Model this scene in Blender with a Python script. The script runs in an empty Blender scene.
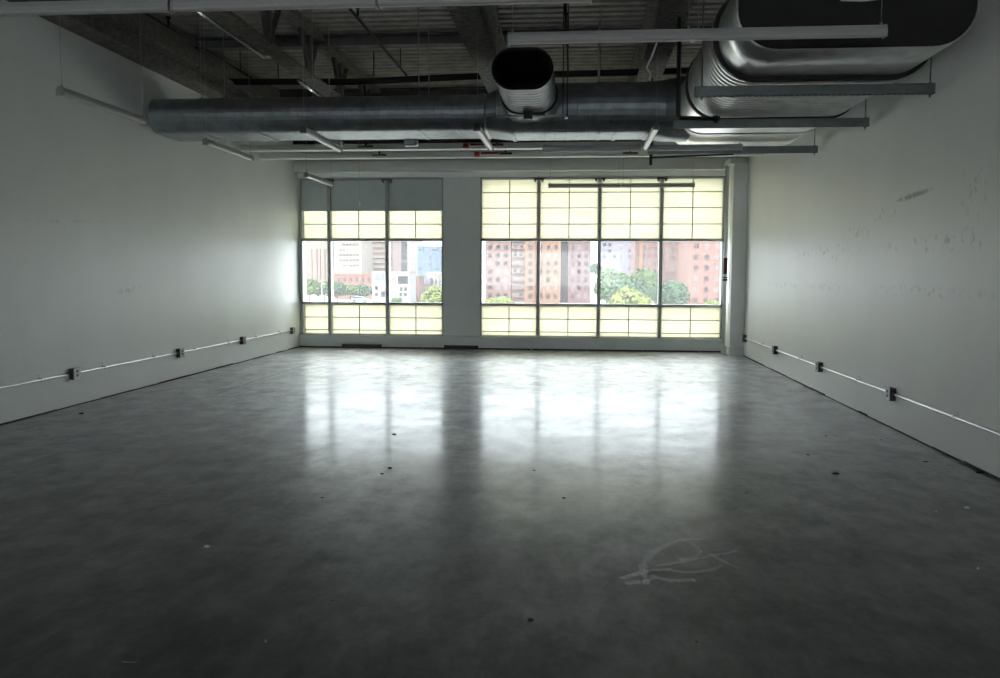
import bpy, bmesh, math, random
from mathutils import Vector, Matrix
random.seed(7)
R_ = math.radians
scn = bpy.context.scene
COL = scn.collection
EYE = 1.4            # camera height above the floor
XL, XR, YB, YF = -5.23, 2.915, 15.8, -8.0
ZD = 4.55            # underside of the metal deck
GZ = -6.0            # street level outside

# ------------------------------------------------------------------ camera
F_PX = 850.0
def cam_axes():
    d = Vector(((576.0-500)/F_PX, (274.5-339)/F_PX, 1)); Y = d.normalized()
    t = Vector((1, 0.0045, 0)); X = (t - Y*t.dot(Y)).normalized()
    Z = X.cross(Y)
    if Z.y > 0: Z = -Z
    return X, Y, Z      # room axes in camera coordinates (x right, y down, z forward)
AX = cam_axes()
def ray(px, py):
    d = Vector(((px-500)/F_PX, (py-339)/F_PX, 1))
    return Vector((AX[0].dot(d), AX[1].dot(d), AX[2].dot(d)))
def at_y(px, py, y):          # where the sight line through a pixel meets the plane Y = y
    d = ray(px, py); t = y/d.y
    return Vector((d.x*t, y, EYE+d.z*t))
cam = bpy.data.cameras.new('camera'); co = bpy.data.objects.new('camera', cam); COL.objects.link(co)
cam.sensor_width = 36; cam.lens = F_PX*36/1000; cam.clip_start = 0.05; cam.clip_end = 2000
right = Vector((AX[0].x, AX[1].x, AX[2].x)); up = -Vector((AX[0].y, AX[1].y, AX[2].y)); back = -Vector((AX[0].z, AX[1].z, AX[2].z))
m = Matrix((right, up, back)).transposed().to_4x4(); m.translation = (0, 0, EYE)
co.matrix_world = m
scn.camera = co

# ------------------------------------------------------------------ materials
def mat(name, col, rough=.6, metal=0, spec=.5, noise=None, bump=None, emis=None, var=None):
    """noise=(scale, amount): value variation; bump=(scale, strength)"""
    M = bpy.data.materials.new(name); M.use_nodes = True
    nt = M.node_tree; b = nt.nodes['Principled BSDF']
    b.inputs['Base Color'].default_value = (*col, 1); b.inputs['Roughness'].default_value = rough
    b.inputs['Metallic'].default_value = metal; b.inputs['Specular IOR Level'].default_value = spec
    tc = nt.nodes.new('ShaderNodeTexCoord')
    if noise:
        n = nt.nodes.new('ShaderNodeTexNoise'); n.inputs['Scale'].default_value = noise[0]; n.inputs['Detail'].default_value = 5
        nt.links.new(tc.outputs['Object'], n.inputs['Vector'])
        mr = nt.nodes.new('ShaderNodeMapRange'); mr.inputs[1].default_value = .3; mr.inputs[2].default_value = .7
        mr.inputs[3].default_value = 1-noise[1]; mr.inputs[4].default_value = 1+noise[1]
        nt.links.new(n.outputs['Fac'], mr.inputs[0])
        mx = nt.nodes.new('ShaderNodeVectorMath'); mx.operation = 'SCALE'; mx.inputs[0].default_value = col
        nt.links.new(mr.outputs[0], mx.inputs['Scale']); nt.links.new(mx.outputs[0], b.inputs['Base Color'])
    if bump:
        n2 = nt.nodes.new('ShaderNodeTexNoise'); n2.inputs['Scale'].default_value = bump[0]; n2.inputs['Detail'].default_value = 4
        nt.links.new(tc.outputs['Object'], n2.inputs['Vector'])
        bp = nt.nodes.new('ShaderNodeBump'); bp.inputs['Strength'].default_value = bump[1]; bp.inputs['Distance'].default_value = .02
        nt.links.new(n2.outputs['Fac'], bp.inputs['Height']); nt.links.new(bp.outputs[0], b.inputs['Normal'])
    return M

def wall_material(name, col, scuffs):
    """eggshell paint with faint taped joints; scuffs = list of (axis coords centre y,z, half sizes, strength)"""
    M = mat(name, col, .42, 0, .32, noise=(1.3, .025))
    nt = M.node_tree; b = nt.nodes['Principled BSDF']; L = nt.links; N = nt.nodes.new
    src = b.inputs['Base Color'].links[0].from_socket
    tc = N('ShaderNodeTexCoord'); sp = N('ShaderNodeSeparateXYZ'); L.new(tc.outputs['Object'], sp.inputs[0])
    nz = N('ShaderNodeTexNoise'); nz.inputs['Scale'].default_value = 14; nz.inputs['Detail'].default_value = 6; L.new(tc.outputs['Object'], nz.inputs['Vector'])
    def math_(op, a, bb=None, clamp=False):
        n = N('ShaderNodeMath'); n.operation = op; n.use_clamp = clamp
        for i, v in enumerate((a, bb)):
            if v is None: continue
            if isinstance(v, (int, float)): n.inputs[i].default_value = v
            else: L.new(v, n.inputs[i])
        return n.outputs[0]
    total = None
    for (cy, cz, ay, az, slope, s, th) in scuffs:
        dy = math_('SUBTRACT', sp.outputs['Y'], cy)
        dz = math_('SUBTRACT', math_('SUBTRACT', sp.outputs['Z'], cz), math_('MULTIPLY', dy, slope))
        e = math_('ADD', math_('POWER', math_('ABSOLUTE', math_('DIVIDE', dy, ay)), 2), math_('POWER', math_('ABSOLUTE', math_('DIVIDE', dz, az)), 2))
        inside = math_('SUBTRACT', 1, e, True)
        spots = math_('MULTIPLY', math_('SUBTRACT', nz.outputs['Fac'], th, True), 9, True)
        v = math_('MULTIPLY', math_('MULTIPLY', inside, spots), s)
        total = v if total is None else math_('ADD', total, v, True)
    # roller-filled joints every 1.22 m: a hair lighter
    fr = math_('FRACT', math_('DIVIDE', math_('ADD', sp.outputs['Y'], 20.35), 1.22))
    jt = math_('MULTIPLY', math_('LESS_THAN', math_('ABSOLUTE', math_('SUBTRACT', fr, .5)), .03), math_('SUBTRACT', nz.outputs['Fac'], .35, True))
    mx = N('ShaderNodeMixRGB'); mx.inputs[2].default_value = (.9, .9, .87, 1); L.new(math_('MULTIPLY', jt, 1.1, True), mx.inputs[0]); L.new(src, mx.inputs[1])
    out = mx.outputs[0]
    if total is not None:
        m2 = N('ShaderNodeMixRGB'); m2.inputs[2].default_value = (.2, .19, .17, 1); L.new(total, m2.inputs[0]); L.new(out, m2.inputs[1]); out = m2.outputs[0]
    L.new(out, b.inputs['Base Color'])
    # uneven roller sheen
    n3 = N('ShaderNodeTexNoise'); n3.inputs['Scale'].default_value = 2.2; n3.inputs['Detail'].default_value = 3; L.new(tc.outputs['Object'], n3.inputs['Vector'])
    L.new(math_('ADD', math_('MULTIPLY', n3.outputs['Fac'], .12), .36), b.inputs['Roughness'])
    return M

def floor_material():
    M = bpy.data.materials.new('polished_concrete'); M.use_nodes = True
    nt = M.node_tree; b = nt.nodes['Principled BSDF']; L = nt.links; N = nt.nodes.new
    tc = N('ShaderNodeTexCoord')
    def noise(scale, detail=6, rough=.55, stretch=None):
        n = N('ShaderNodeTexNoise'); n.inputs['Scale'].default_value = scale; n.inputs['Detail'].default_value = detail; n.inputs['Roughness'].default_value = rough
        if stretch:
            mp = N('ShaderNodeMapping'); mp.inputs['Scale'].default_value = stretch; L.new(tc.outputs['Object'], mp.inputs[0]); L.new(mp.outputs[0], n.inputs['Vector'])
        else: L.new(tc.outputs['Object'], n.inputs['Vector'])
        return n.outputs['Fac']
    def ramp(src, stops):
        r = N('ShaderNodeValToRGB'); cr = r.color_ramp
        cr.elements[0].position, cr.elements[0].color = stops[0][0], (*stops[0][1], 1)
        cr.elements[1].position, cr.elements[1].color = stops[-1][0], (*stops[-1][1], 1)
        for p, c in stops[1:-1]:
            e = cr.elements.new(p); e.color = (*c, 1)
        L.new(src, r.inputs[0]); return r.outputs[0]
    a = ramp(noise(.55, 8, .6), [(.3, FLOOR_DARK), (.5, FLOOR_MID), (.72, FLOOR_LIGHT)])
    fine = ramp(noise(9, 8, .7, (1, .45, 1)), [(.3, (.58,)*3), (.7, (1.32,)*3)])
    streak = ramp(noise(2.4, 8, .7, (1.2, .8, 1)), [(.35, (.72,)*3), (.65, (1.24,)*3)])
    m1 = N('ShaderNodeMixRGB'); m1.blend_type = 'MULTIPLY'; m1.inputs[0].default_value = 1; L.new(a, m1.inputs[1]); L.new(fine, m1.inputs[2])
    m2 = N('ShaderNodeMixRGB'); m2.blend_type = 'MULTIPLY'; m2.inputs[0].default_value = 1; L.new(m1.outputs[0], m2.inputs[1]); L.new(streak, m2.inputs[2])
    out = nt.nodes['Material Output']; nt.nodes.remove(b)
    df = N('ShaderNodeBsdfDiffuse'); L.new(m2.outputs[0], df.inputs[0])
    gl = N('ShaderNodeBsdfGlossy'); gl.inputs[0].default_value = (.97, .98, 1, 1)
    fr = N('ShaderNodeFresnel'); fr.inputs['IOR'].default_value = 1.5
    wear = ramp(noise(1.6, 9, .72, (1, .9, 1)), [(.32, (FLOOR_SPEC*.5,)*3), (.68, (FLOOR_SPEC*1.25,)*3)])
    mm = N('ShaderNodeMath'); mm.operation = 'MULTIPLY'; L.new(fr.outputs[0], mm.inputs[0]); L.new(wear, mm.inputs[1])
    mixs = N('ShaderNodeMixShader'); L.new(mm.outputs[0], mixs.inputs[0]); L.new(gl.outputs[0], mixs.inputs[2]); L.new(mixs.outputs[0], out.inputs[0])
    haze_ = N('ShaderNodeBsdfGlossy'); haze_.inputs[0].default_value = (.97, .98, 1, 1); haze_.inputs['Roughness'].default_value = .40
    hf = N('ShaderNodeMath'); hf.operation = 'MULTIPLY'; L.new(ramp(noise(3.4, 10, .75, (1.1, .8, 1)), [(.36, (FLOOR_HAZE*.55,)*3), (.64, (FLOOR_HAZE*1.2,)*3)]), hf.inputs[1]); L.new(fr.outputs[0], hf.inputs[0])
    mixh = N('ShaderNodeMixShader'); L.new(hf.outputs[0], mixh.inputs[0]); L.new(df.outputs[0], mixh.inputs[1]); L.new(haze_.outputs[0], mixh.inputs[2]); L.new(mixh.outputs[0], mixs.inputs[1])
    rr = ramp(noise(1.1, 8, .65), [(.3, (FLOOR_R0,)*3), (.7, (FLOOR_R1,)*3)])
    L.new(rr, gl.inputs['Roughness'])
    bp = N('ShaderNodeBump'); bp.inputs['Strength'].default_value = .05; bp.inputs['Distance'].default_value = .004
    L.new(noise(5, 5, .6), bp.inputs['Height']); L.new(bp.outputs[0], gl.inputs['Normal']); L.new(bp.outputs[0], fr.inputs['Normal'])
    return M
FLOOR_DARK, FLOOR_MID, FLOOR_LIGHT = (.085, .086, .086), (.15, .149, .146), (.235, .229, .22)
FLOOR_R0, FLOOR_R1, FLOOR_SPEC = .12, .18, .30
FLOOR_HAZE = .82

def glass_material():
    """window glass, with a white veil standing in for haze and glare"""
    M = bpy.data.materials.new('veiled_window_glass'); M.use_nodes = True
    nt = M.node_tree; nt.nodes.clear(); L = nt.links; N = nt.nodes.new
    out = N('ShaderNodeOutputMaterial'); tr = N('ShaderNodeBsdfTransparent'); tr.inputs[0].default_value = (.93, .96, .95, 1)
    veil = N('ShaderNodeBsdfTranslucent'); veil.inputs[0].default_value = (.95, .95, .95, 1)
    gl = N('ShaderNodeBsdfGlossy'); gl.inputs['Roughness'].default_value = .02
    fr = N('ShaderNodeFresnel'); fr.inputs['IOR'].default_value = 1.45
    mx = N('ShaderNodeMixShader'); mx.inputs[0].default_value = VEIL; L.new(tr.outputs[0], mx.inputs[1]); L.new(veil.outputs[0], mx.inputs[2])
    m2 = N('ShaderNodeMixShader'); L.new(fr.outputs[0], m2.inputs[0]); L.new(mx.outputs[0], m2.inputs[1]); L.new(gl.outputs[0], m2.inputs[2])
    L.new(m2.outputs[0], out.inputs[0]); return M
VEIL = .065  # share of white veil added for the glare over the view
def panel_material():
    """fibreglass sandwich panel that lets daylight through, with a fine horizontal weave"""
    M = bpy.data.materials.new('translucent_fibreglass'); M.use_nodes = True
    nt = M.node_tree; nt.nodes.clear(); L = nt.links; N = nt.nodes.new
    out = N('ShaderNodeOutputMaterial'); tl = N('ShaderNodeBsdfTranslucent'); df = N('ShaderNodeBsdfDiffuse')
    tc = N('ShaderNodeTexCoord'); mp = N('ShaderNodeMapping'); mp.inputs['Scale'].default_value = (.6, 1, 26); L.new(tc.outputs['Object'], mp.inputs[0])
    nz = N('ShaderNodeTexNoise'); nz.inputs['Scale'].default_value = 1.6; nz.inputs['Detail'].default_value = 3; L.new(mp.outputs[0], nz.inputs['Vector'])
    r = N('ShaderNodeValToRGB'); r.color_ramp.elements[0].position = .3; r.color_ramp.elements[1].position = .7
    r.color_ramp.elements[0].color = (.555, .54, .44, 1); r.color_ramp.elements[1].color = (.64, .63, .52, 1); L.new(nz.outputs['Fac'], r.inputs[0])
    L.new(r.outputs[0], tl.inputs[0]); df.inputs[0].default_value = (.6, .6, .52, 1)
    mx = N('ShaderNodeMixShader'); mx.inputs[0].default_value = .16; L.new(tl.outputs[0], mx.inputs[1]); L.new(df.outputs[0], mx.inputs[2])
    L.new(mx.outputs[0], out.inputs[0]); return M

M = {}
M['floor'] = floor_material()
M['wall_l'] = wall_material('eggshell_wall_paint', (.91, .94, .925), [(9.6, 1.2, .35, .05, .1, .25, .5), (8.0, 1.9, 1.4, .02, .06, .2, .5)])
M['wall_r'] = wall_material('scuffed_wall_paint', (.92, .935, .915), [
    (7.75, 2.10, .45, .03, -.045, .7, .36), (8.5, 1.98, .5, .10, 0, .35, .55), (9.2, 1.85, .6, .12, 0, .3, .55), (6.6, 1.95, .3, .4, 0, .25, .57),
    (7.5, 1.27, 1.5, .055, 0, .3, .53), (10.2, 1.27, .9, .05, 0, .3, .53), (12.4, 1.27, 1.5, .05, 0, .3, .53), (7.2, 1.66, 1.6, .09, 0, .4, .56), (10.3, 1.66, 1.6, .12, 0, .4, .55)])
M['paint'] = mat('white_trim_paint', (.89, .91, .89), .45, noise=(3, .03))
M['pier'] = mat('grey_pier_paint', (.80, .83, .82), .5, noise=(2, .03))
M['rearwall'] = mat('rear_wall_paint', (.8, .8, .78), .7, noise=(2, .04))
M['deck'] = mat('dusty_metal_deck', (.31, .295, .262), .75, .0, .3, noise=(6, .25), bump=(30, .2))
M['fire'] = mat('sprayed_fireproofing', (.22, .212, .19), .95, 0, .1, noise=(14, .3), bump=(22, 1.0))
M['steel'] = mat('dark_structural_steel', (.12, .118, .11), .7, .2, .4, noise=(8, .2), bump=(20, .3))
M['galv'] = mat('galvanised_sheet', (.32, .345, .365), .50, .95, .5, noise=(7, .18))
M['galvlit'] = mat('lit_galvanised_sheet', (.84, .845, .84), .34, .9, .5, noise=(7, .14))  # same metal as the other ducts, its reflected light lightened into the colour
M['galvin'] = mat('shaded_duct_inside', (.012, .013, .014), .85)  # near black: the dark inside the open mouth is put into the colour
M['capmetal'] = mat('shaded_sheet_metal', (.030, .030, .029), .75, 0, .2, noise=(5, .15))  # darkness of the unlit duct end put into the base colour
M['gasket'] = mat('black_gasket', (.02, .02, .02), .6)
M['strut'] = mat('grey_strut_steel', (.20, .22, .22), .45, .6, .5, noise=(10, .12))
M['black'] = mat('black_pipe_paint', (.022, .022, .022), .55)
M['pipe'] = mat('dark_sprinkler_pipe', (.028, .027, .026), .9, 0, .1)
M['fixture'] = mat('grey_fixture_enamel', (.46, .47, .46), .45)
M['lens'] = mat('frosted_lens', (.55, .55, .53), .35)
M['wire'] = mat('steel_wire', (.45, .45, .44), .4, .7)
M['alum'] = mat('grey_aluminium_frame', (.40, .42, .42), .42, .25, .5)
M['shade'] = mat('grey_shade_fabric', (.62, .68, .68), .8, noise=(3, .04))
M['glass'] = glass_material()
M['panel'] = panel_material()
M['emt'] = mat('galvanised_conduit', (.72, .72, .72), .35, .6)
M['box'] = mat('outlet_box_steel', (.07, .075, .08), .45, .5)
M['plate'] = mat('grey_cover_plate', (.30, .31, .32), .4, .6)
M['dark'] = mat('dark_gap_shadow', (.05, .047, .044), .9, noise=(30, .5))  # shade of the floor gaps, put into the colour of thin strips
M['white'] = mat('white_plastic', (.82, .82, .80), .4)
M['bright_emt'] = mat('bright_metal_conduit', (.95, .95, .93), .22, 1.0)
M['darkred'] = mat('dark_red_band', (.14, .02, .025), .5)
M['red'] = mat('red_tape', (.66, .13, .14), .6)
M['chalk'] = mat('tape_film', (.17, .17, .165), .95)
M['paper'] = mat('paper_scrap', (.62, .60, .56), .9)
M['crumb'] = mat('dark_crumb', (.035, .03, .028), .9)

# ------------------------------------------------------------------ geometry helpers
def bm_new(): return bmesh.new()
def box(bm, x0, x1, y0, y1, z0, z1):
    vs = [bm.verts.new((x, y, z)) for z in (z0, z1) for y in (y0, y1) for x in (x0, x1)]
    for f in ((0,2,3,1), (4,5,7,6), (0,1,5,4), (2,6,7,3), (0,4,6,2), (1,3,7,5)): bm.faces.new([vs[i] for i in f])
    return vs
def bevelled(bm, w=.004, seg=2):
    bmesh.ops.bevel(bm, geom=list(bm.edges), offset=w, segments=seg, affect='EDGES', profile=.5); return bm
def tube(bm, pts, r, n=8, cap=True):
    pts = [Vector(p) for p in pts]; rings = []
    rs = r if isinstance(r, (list, tuple)) else [r]*len(pts)
    for i, p in enumerate(pts):
        d = (pts[min(i+1, len(pts)-1)] - pts[max(i-1, 0)]).normalized()
        a = d.cross(Vector((0, 0, 1)) if abs(d.z) < .9 else Vector((1, 0, 0))).normalized(); b = d.cross(a)
        rings.append([bm.verts.new(p + (a*math.cos(2*math.pi*k/n) + b*math.sin(2*math.pi*k/n))*rs[i]) for k in range(n)])
    for q in range(len(rings)-1):
        for k in range(n):
            f = bm.faces.new((rings[q][k], rings[q][(k+1) % n], rings[q+1][(k+1) % n], rings[q+1][k])); f.smooth = True
    if cap: bm.faces.new(rings[0]); bm.faces.new(list(reversed(rings[-1])))
def prism(bm, prof, axis, a0, a1):
    """sweep a closed 2D profile straight along an axis ('x' or 'y'); prof in (other, z)"""
    P = (lambda s, u, z: (s, u, z)) if axis == 'x' else (lambda s, u, z: (u, s, z))
    A = [bm.verts.new(P(a0, u, z)) for u, z in prof]; B = [bm.verts.new(P(a1, u, z)) for u, z in prof]
    n = len(prof)
    for k in range(n): bm.faces.new((A[k], A[(k+1) % n], B[(k+1) % n], B[k]))
    bm.faces.new(A); bm.faces.new(list(reversed(B)))
def rounded(u0, u1, z0, z1, r=.30, n=9, off=0):
    u0 -= off; u1 += off; z0 -= off; z1 += off; r += off; pts = []
    for cx_, cz_, a in ((u1-r, z0+r, -90), (u1-r, z1-r, 0), (u0+r, z1-r, 90), (u0+r, z0+r, 180)):
        for k in range(n+1):
            t = R_(a+90*k/n); pts.append((cx_+r*math.cos(t), cz_+r*math.sin(t)))
    return pts
def oval(u0, u1, z0, z1, n=14, off=0):
    """flat-oval profile (vertical semicircles), grown by off"""
    u0 -= off; u1 += off; z0 -= off; z1 += off
    r = (z1-z0)/2; zc = (z0+z1)/2; pts = []
    for k in range(n+1):
        t = -math.pi/2 + math.pi*k/n; pts.append((u1-r+r*math.cos(t), zc+r*math.sin(t)))
    for k in range(n+1):
        t = math.pi/2 + math.pi*k/n; pts.append((u0+r+r*math.cos(t), zc+r*math.sin(t)))
    return pts
def loft(bm, stations, axis, cap0=False, cap1=False, smooth=True):
    """stations: list of (s, profile)"""
    P = (lambda s, u, z: (s, u, z)) if axis == 'x' else (lambda s, u, z: (u, s, z))
    rings = [[bm.verts.new(P(s, u, z)) for u, z in prof] for s, prof in stations]; n = len(rings[0])
    for q in range(len(rings)-1):
        for k in range(n):
            f = bm.faces.new((rings[q][k], rings[q][(k+1) % n], rings[q+1][(k+1) % n], rings[q+1][k])); f.smooth = smooth
    if cap0: bm.faces.new(rings[0])
    if cap1: bm.faces.new(list(reversed(rings[-1])))
def obj(name, bm, material, parent=None, world=True):
    """link a bmesh as one object; world=True: coordinates are world ones even under a parent"""
    bmesh.ops.recalc_face_normals(bm, faces=bm.faces)
    me = bpy.data.meshes.new(name); bm.to_mesh(me); bm.free(); me.materials.append(material)
    o = bpy.data.objects.new(name, me); COL.objects.link(o)
    if parent is not None:
        o.parent = parent
        if world and parent.parent is None: o.matrix_parent_inverse = Matrix.Translation(-Vector(parent.location))
    return o
def tag(o, label, cat, group=None, kind=None):
    o['label'] = label; o['category'] = cat
    if group: o['group'] = group
    if kind: o['kind'] = kind
    return o
def thing(name, loc, label, cat, group=None, rz=0):
    o = bpy.data.objects.new(name, None); COL.objects.link(o); o.location = loc; o.rotation_euler = (0, 0, rz); o.empty_display_size = .1
    return tag(o, label, cat, group)
def dup(root, loc, rz, label):
    r = root.copy(); COL.objects.link(r); r.location = loc; r.rotation_euler = (0, 0, rz); r['label'] = label
    for ch in list(root.children):
        c = ch.copy(); COL.objects.link(c); c.parent = r
        for g in list(ch.children):
            d = g.copy(); COL.objects.link(d); d.parent = c
    return r
def struct(o, label=None, cat=None):
    o['kind'] = 'structure'
    if label: o['label'] = label
    if cat: o['category'] = cat
    return o

# ------------------------------------------------------------------ the room shell
bm = bm_new(); box(bm, XL-.2, XR+.2, YF-.2, YB+.35, -.25, 0)
struct(obj('floor', bm, M['floor']), 'grey polished concrete floor with dark stains', 'floor')
bm = bm_new(); box(bm, XL-.2, XL, YF-.2, YB+.35, 0, ZD+.3)
struct(obj('wall_left', bm, M['wall_l']), 'long white wall with a dark steel beam along its top', 'wall')
bm = bm_new(); box(bm, XR, XR+.2, YF-.2, YB+.35, 0, ZD+.3)
struct(obj('wall_right', bm, M['wall_r']), 'white wall with scuffs beside the big duct', 'wall')
RW = (-4.4, 2.1, .8, 2.5)      # unseen daylight opening added behind the camera to fill the room
bm = bm_new(); box(bm, XL, XR, YF-.2, YF, 0, RW[2]); box(bm, XL, XR, YF-.2, YF, RW[3], ZD+.3); box(bm, XL, RW[0], YF-.2, YF, RW[2], RW[3]); box(bm, RW[1], XR, YF-.2, YF, RW[2], RW[3])
struct(obj('wall_front', bm, M['rearwall']), 'wall behind the camera with the added window opening', 'wall')
# corrugated deck, ribs running across the room, one continuous sheet
bm = bm_new(); prof = []; y = YF-.2
while y < YB+.3:
    prof += [(y, ZD), (y+.085, ZD), (y+.115, ZD+.018), (y+.17, ZD+.018)]; y += .2
n0 = len(prof); prof2 = prof + [(prof[-1][0], ZD+.28), (prof[0][0], ZD+.28)]
prism(bm, prof2, 'x', XL, XR)
struct(obj('ceiling', bm, M['deck']), 'dark corrugated metal deck overhead', 'ceiling')

# back wall: pier, side jambs, sill wall, header, upper wall
W1 = (-5.2, -2.469); W2 = (-1.778, 2.66); ZS, ZH = .238, 3.178
bm = bm_new()
box(bm, XL, XR, YB, YB+.3, 3.178, ZD+.28)                 # above the windows
box(bm, XL, XR, YB, YB+.3, 0, .238)                       # below them
box(bm, W1[1], W2[0], YB-.04, YB+.3, .25, 3.28)          # central pier
box(bm, XL, W1[0], YB, YB+.3, .238, 3.178); box(bm, W2[1], XR, YB, YB+.3, .238, 3.178)
struct(obj('wall_back', bm, M['pier']), 'grey window wall with a pier between two windows', 'wall')
bm = bm_new(); box(bm, XL, 2.66, 15.55, YB, 3.275, 3.30); box(bm, XL, 2.66, 15.55, 15.58, 3.30, 3.47); box(bm, XL, 2.66, 15.58, YB, 3.42, 3.47); box(bm, XL, 2.66, YB-.05, YB, 3.185, 3.275)
struct(obj('trim_1', bm, M['paint']), 'painted header band above both windows', 'header trim')
bm = bm_new(); box(bm, XL, 2.66, YB-.12, YB, .115, .232); box(bm, XL, 2.66, YB-.14, YB, .222, .238); box(bm, XL, 2.66, YB-.09, YB, .0, .115)
for k in range(8): box(bm, -4.9+k*1.02, -4.875+k*1.02, YB-.10, YB-.05, 0, .115)
box(bm, XL, 2.66, YB-.10, YB-.05, .09, .115)
struct(obj('trim_2', bm, M['pier']), 'low grey sill box running below the windows', 'sill trim')
bm = bm_new(); box(bm, XL, 2.66, YB-.10, YB-.09, .0, .024)
struct(obj('shadow_strip_back', bm, M['dark']), 'dark strip painting the shaded gap below the sill box', 'shadow_strip')
# two black toe grilles in the gap
for i, (x0, x1, lab) in enumerate(((-4.39, -3.63, 'black floor grille below the window with the grey shade'), (-2.44, -1.80, 'black floor grille at the foot of the central pier'))):
    t = thing('floor_grille', ((x0+x1)/2, YB-.15, 0), lab, 'grille', 'black floor grilles')
    bm = bm_new(); box(bm, x0, x1, YB-.125, YB-.1, .0, .07); obj('frame', bm, M['black'], t)
    bm = bm_new()
    for k in range(4): box(bm, x0+.02, x1-.02, YB-.14, YB-.125, .012+k*.014, .019+k*.014)
    obj('louvre', bm, M['steel'], t)
# wall bases: ragged dark strips painting the shade under the boards
for nm, xa, sx in (('shadow_strip_left', XL, 1), ('shadow_strip_right', XR, -1)):
    bm = bm_new(); y = YF
    while y < YB-.2:
        l = random.uniform(.25, .9); h = random.uniform(.008, .02)
        box(bm, min(xa, xa+sx*.004), max(xa, xa+sx*.004), y, min(y+l, YB-.15), 0, h); y += l
    struct(obj(nm, bm, M['dark']), 'thin dark strip painting the shaded gap under the %s wall' % ('plain' if sx > 0 else 'scuffed'), 'shadow_strip')
# boxed corner column and the riser pipe beside it
cl = bm_new(); box(cl, 2.68, XR, 15.06, YB, 0, 3.30); colo = obj('trim_3', cl, M['paint']); struct(colo, 'white boxed column in the corner right of the wide window', 'column')
bm = bm_new(); box(bm, 2.66, XR, 15.04, 15.06, 1.395, 1.40); box(bm, 2.655, XR, 15.0, YB-.12, 0, .07); box(bm, 2.66, XR, 15.02, YB-.12, .07, .16); box(bm, 2.60, XR, 15.0, YB-.1, 3.30, 3.40); obj('plinth', bm, M['pier'], colo)
bm = bm_new(); tube(bm, [(2.615, 15.3, .16), (2.615, 15.3, 3.30)], .032, 12)
t = tag(obj('riser_pipe', bm, M['pier']), 'grey vertical pipe standing beside the white corner column', 'pipe')
bm = bm_new(); box(bm, 2.575, 2.655, 15.26, 15.34, 0, .16); obj('base_fitting', bm, M['pier'], t)
bm = bm_new(); tube(bm, [(2.615, 15.3, 1.42), (2.615, 15.3, 1.70)], .036, 12); obj('red_band', bm, M['darkred'], t)
bm = bm_new(); tube(bm, [(2.615, 15.3, 1.30), (2.615, 15.3, 1.335)], .045, 12); tube(bm, [(2.615, 15.3, 1.35), (2.615, 15.3, 1.37)], .045, 12); obj('coupling', bm, M['black'], t)

# ------------------------------------------------------------------ windows
def window(name, x0, x1, mull, label, shade):
    fr = bm_new(); y0, y1 = YB-.03, YB+.09; w = .032
    xs = [x0]+mull+[x1]
    for x in mull: box(fr, x-w, x+w, y0-.03, y1, ZS, ZH)
    box(fr, x0, x0+w, y0, y1, ZS, ZH); box(fr, x1-w, x1, y0, y1, ZS, ZH)
    for z in (2.034, .834): box(fr, x0, x1, y0, y1, z-.026, z+.026)
    box(fr, x0, x1, y0, y1, ZS, ZS+.022); box(fr, x0, x1, y0, y1, 3.14, ZH)
    win = struct(obj(name, fr, M['alum']), label, 'window')
    for a, b in zip(xs[:-1], xs[1:]):
        g = bm_new(); v = [g.verts.new(p) for p in ((a, YB+.03, .834), (b, YB+.03, .834), (b, YB+.03, 2.034), (a, YB+.03, 2.034))]; g.faces.new(v); obj('pane', g, M['glass'], win)
        # glazing bead
        for (za, zb, rows) in ((ZS+.02, .81, (.33, .57)), (2.06, 2.60 if shade else 3.145, (2.325,) if shade else (2.325, 2.62, 2.905))):
            p = bm_new(); box(p, a+.002, b-.002, YB+.028, YB+.036, za, zb); pn = obj('translucent_panel', p, M['panel'], win)
            gb = bm_new(); vb = [(a+b)/2] if b-a > .8 else [a+.055]
            for x in vb: box(gb, x-.009, x+.009, YB+.012, YB+.028, za, zb)
            for z in rows: box(gb, a, b, YB+.013, YB+.028, z-.008, z+.008)
            obj('grid_bar', gb, M['alum'], pn)
        if shade:
            s = bm_new(); box(s, a+.03, b-.03, YB-.005, YB+.02, 2.575, 3.15); box(s, a+.03, b-.03, YB-.012, YB+.024, 2.570, 2.592); obj('shade', s, M['shade'], win)
    for x in mull:      # anchor clips at the head
        c = bm_new(); box(c, x-.10, x+.10, y0-.045, y0, 3.13, 3.155); box(c, x-.085, x-.05, y0-.05, y0, 3.09, 3.13); box(c, x+.05, x+.085, y0-.05, y0, 3.09, 3.13); obj('anchor_clip', c, M['steel'], win)
    return win
fr = bm_new()
for x in (RW[0]+.03, -2.4, .1, RW[1]-.03): box(fr, x-.03, x+.03, YF-.15, YF-.05, RW[2], RW[3])
for z in (RW[2]+.03, RW[3]-.03): box(fr, RW[0], RW[1], YF-.15, YF-.05, z-.03, z+.03)
rwin = struct(obj('fill_window', fr, M['alum']), 'unseen three bay window added behind the camera for fill light', 'window')
for xa, xb in ((RW[0], -2.4), (-2.4, .1), (.1, RW[1])):
    g = bm_new(); g.faces.new([g.verts.new(p) for p in ((xa, YF-.1, RW[2]), (xb, YF-.1, RW[2]), (xb, YF-.1, RW[3]), (xa, YF-.1, RW[3]))]); obj('pane', g, M['glass'], rwin)
window('window_1', W1[0], W1[1], [-4.638, -3.529], 'smaller window with grey shades drawn across its top', True)
window('window_2', W2[0], W2[1], [-.697, .418, 1.535], 'wide window of four bays with cream translucent panels', False)

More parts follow.
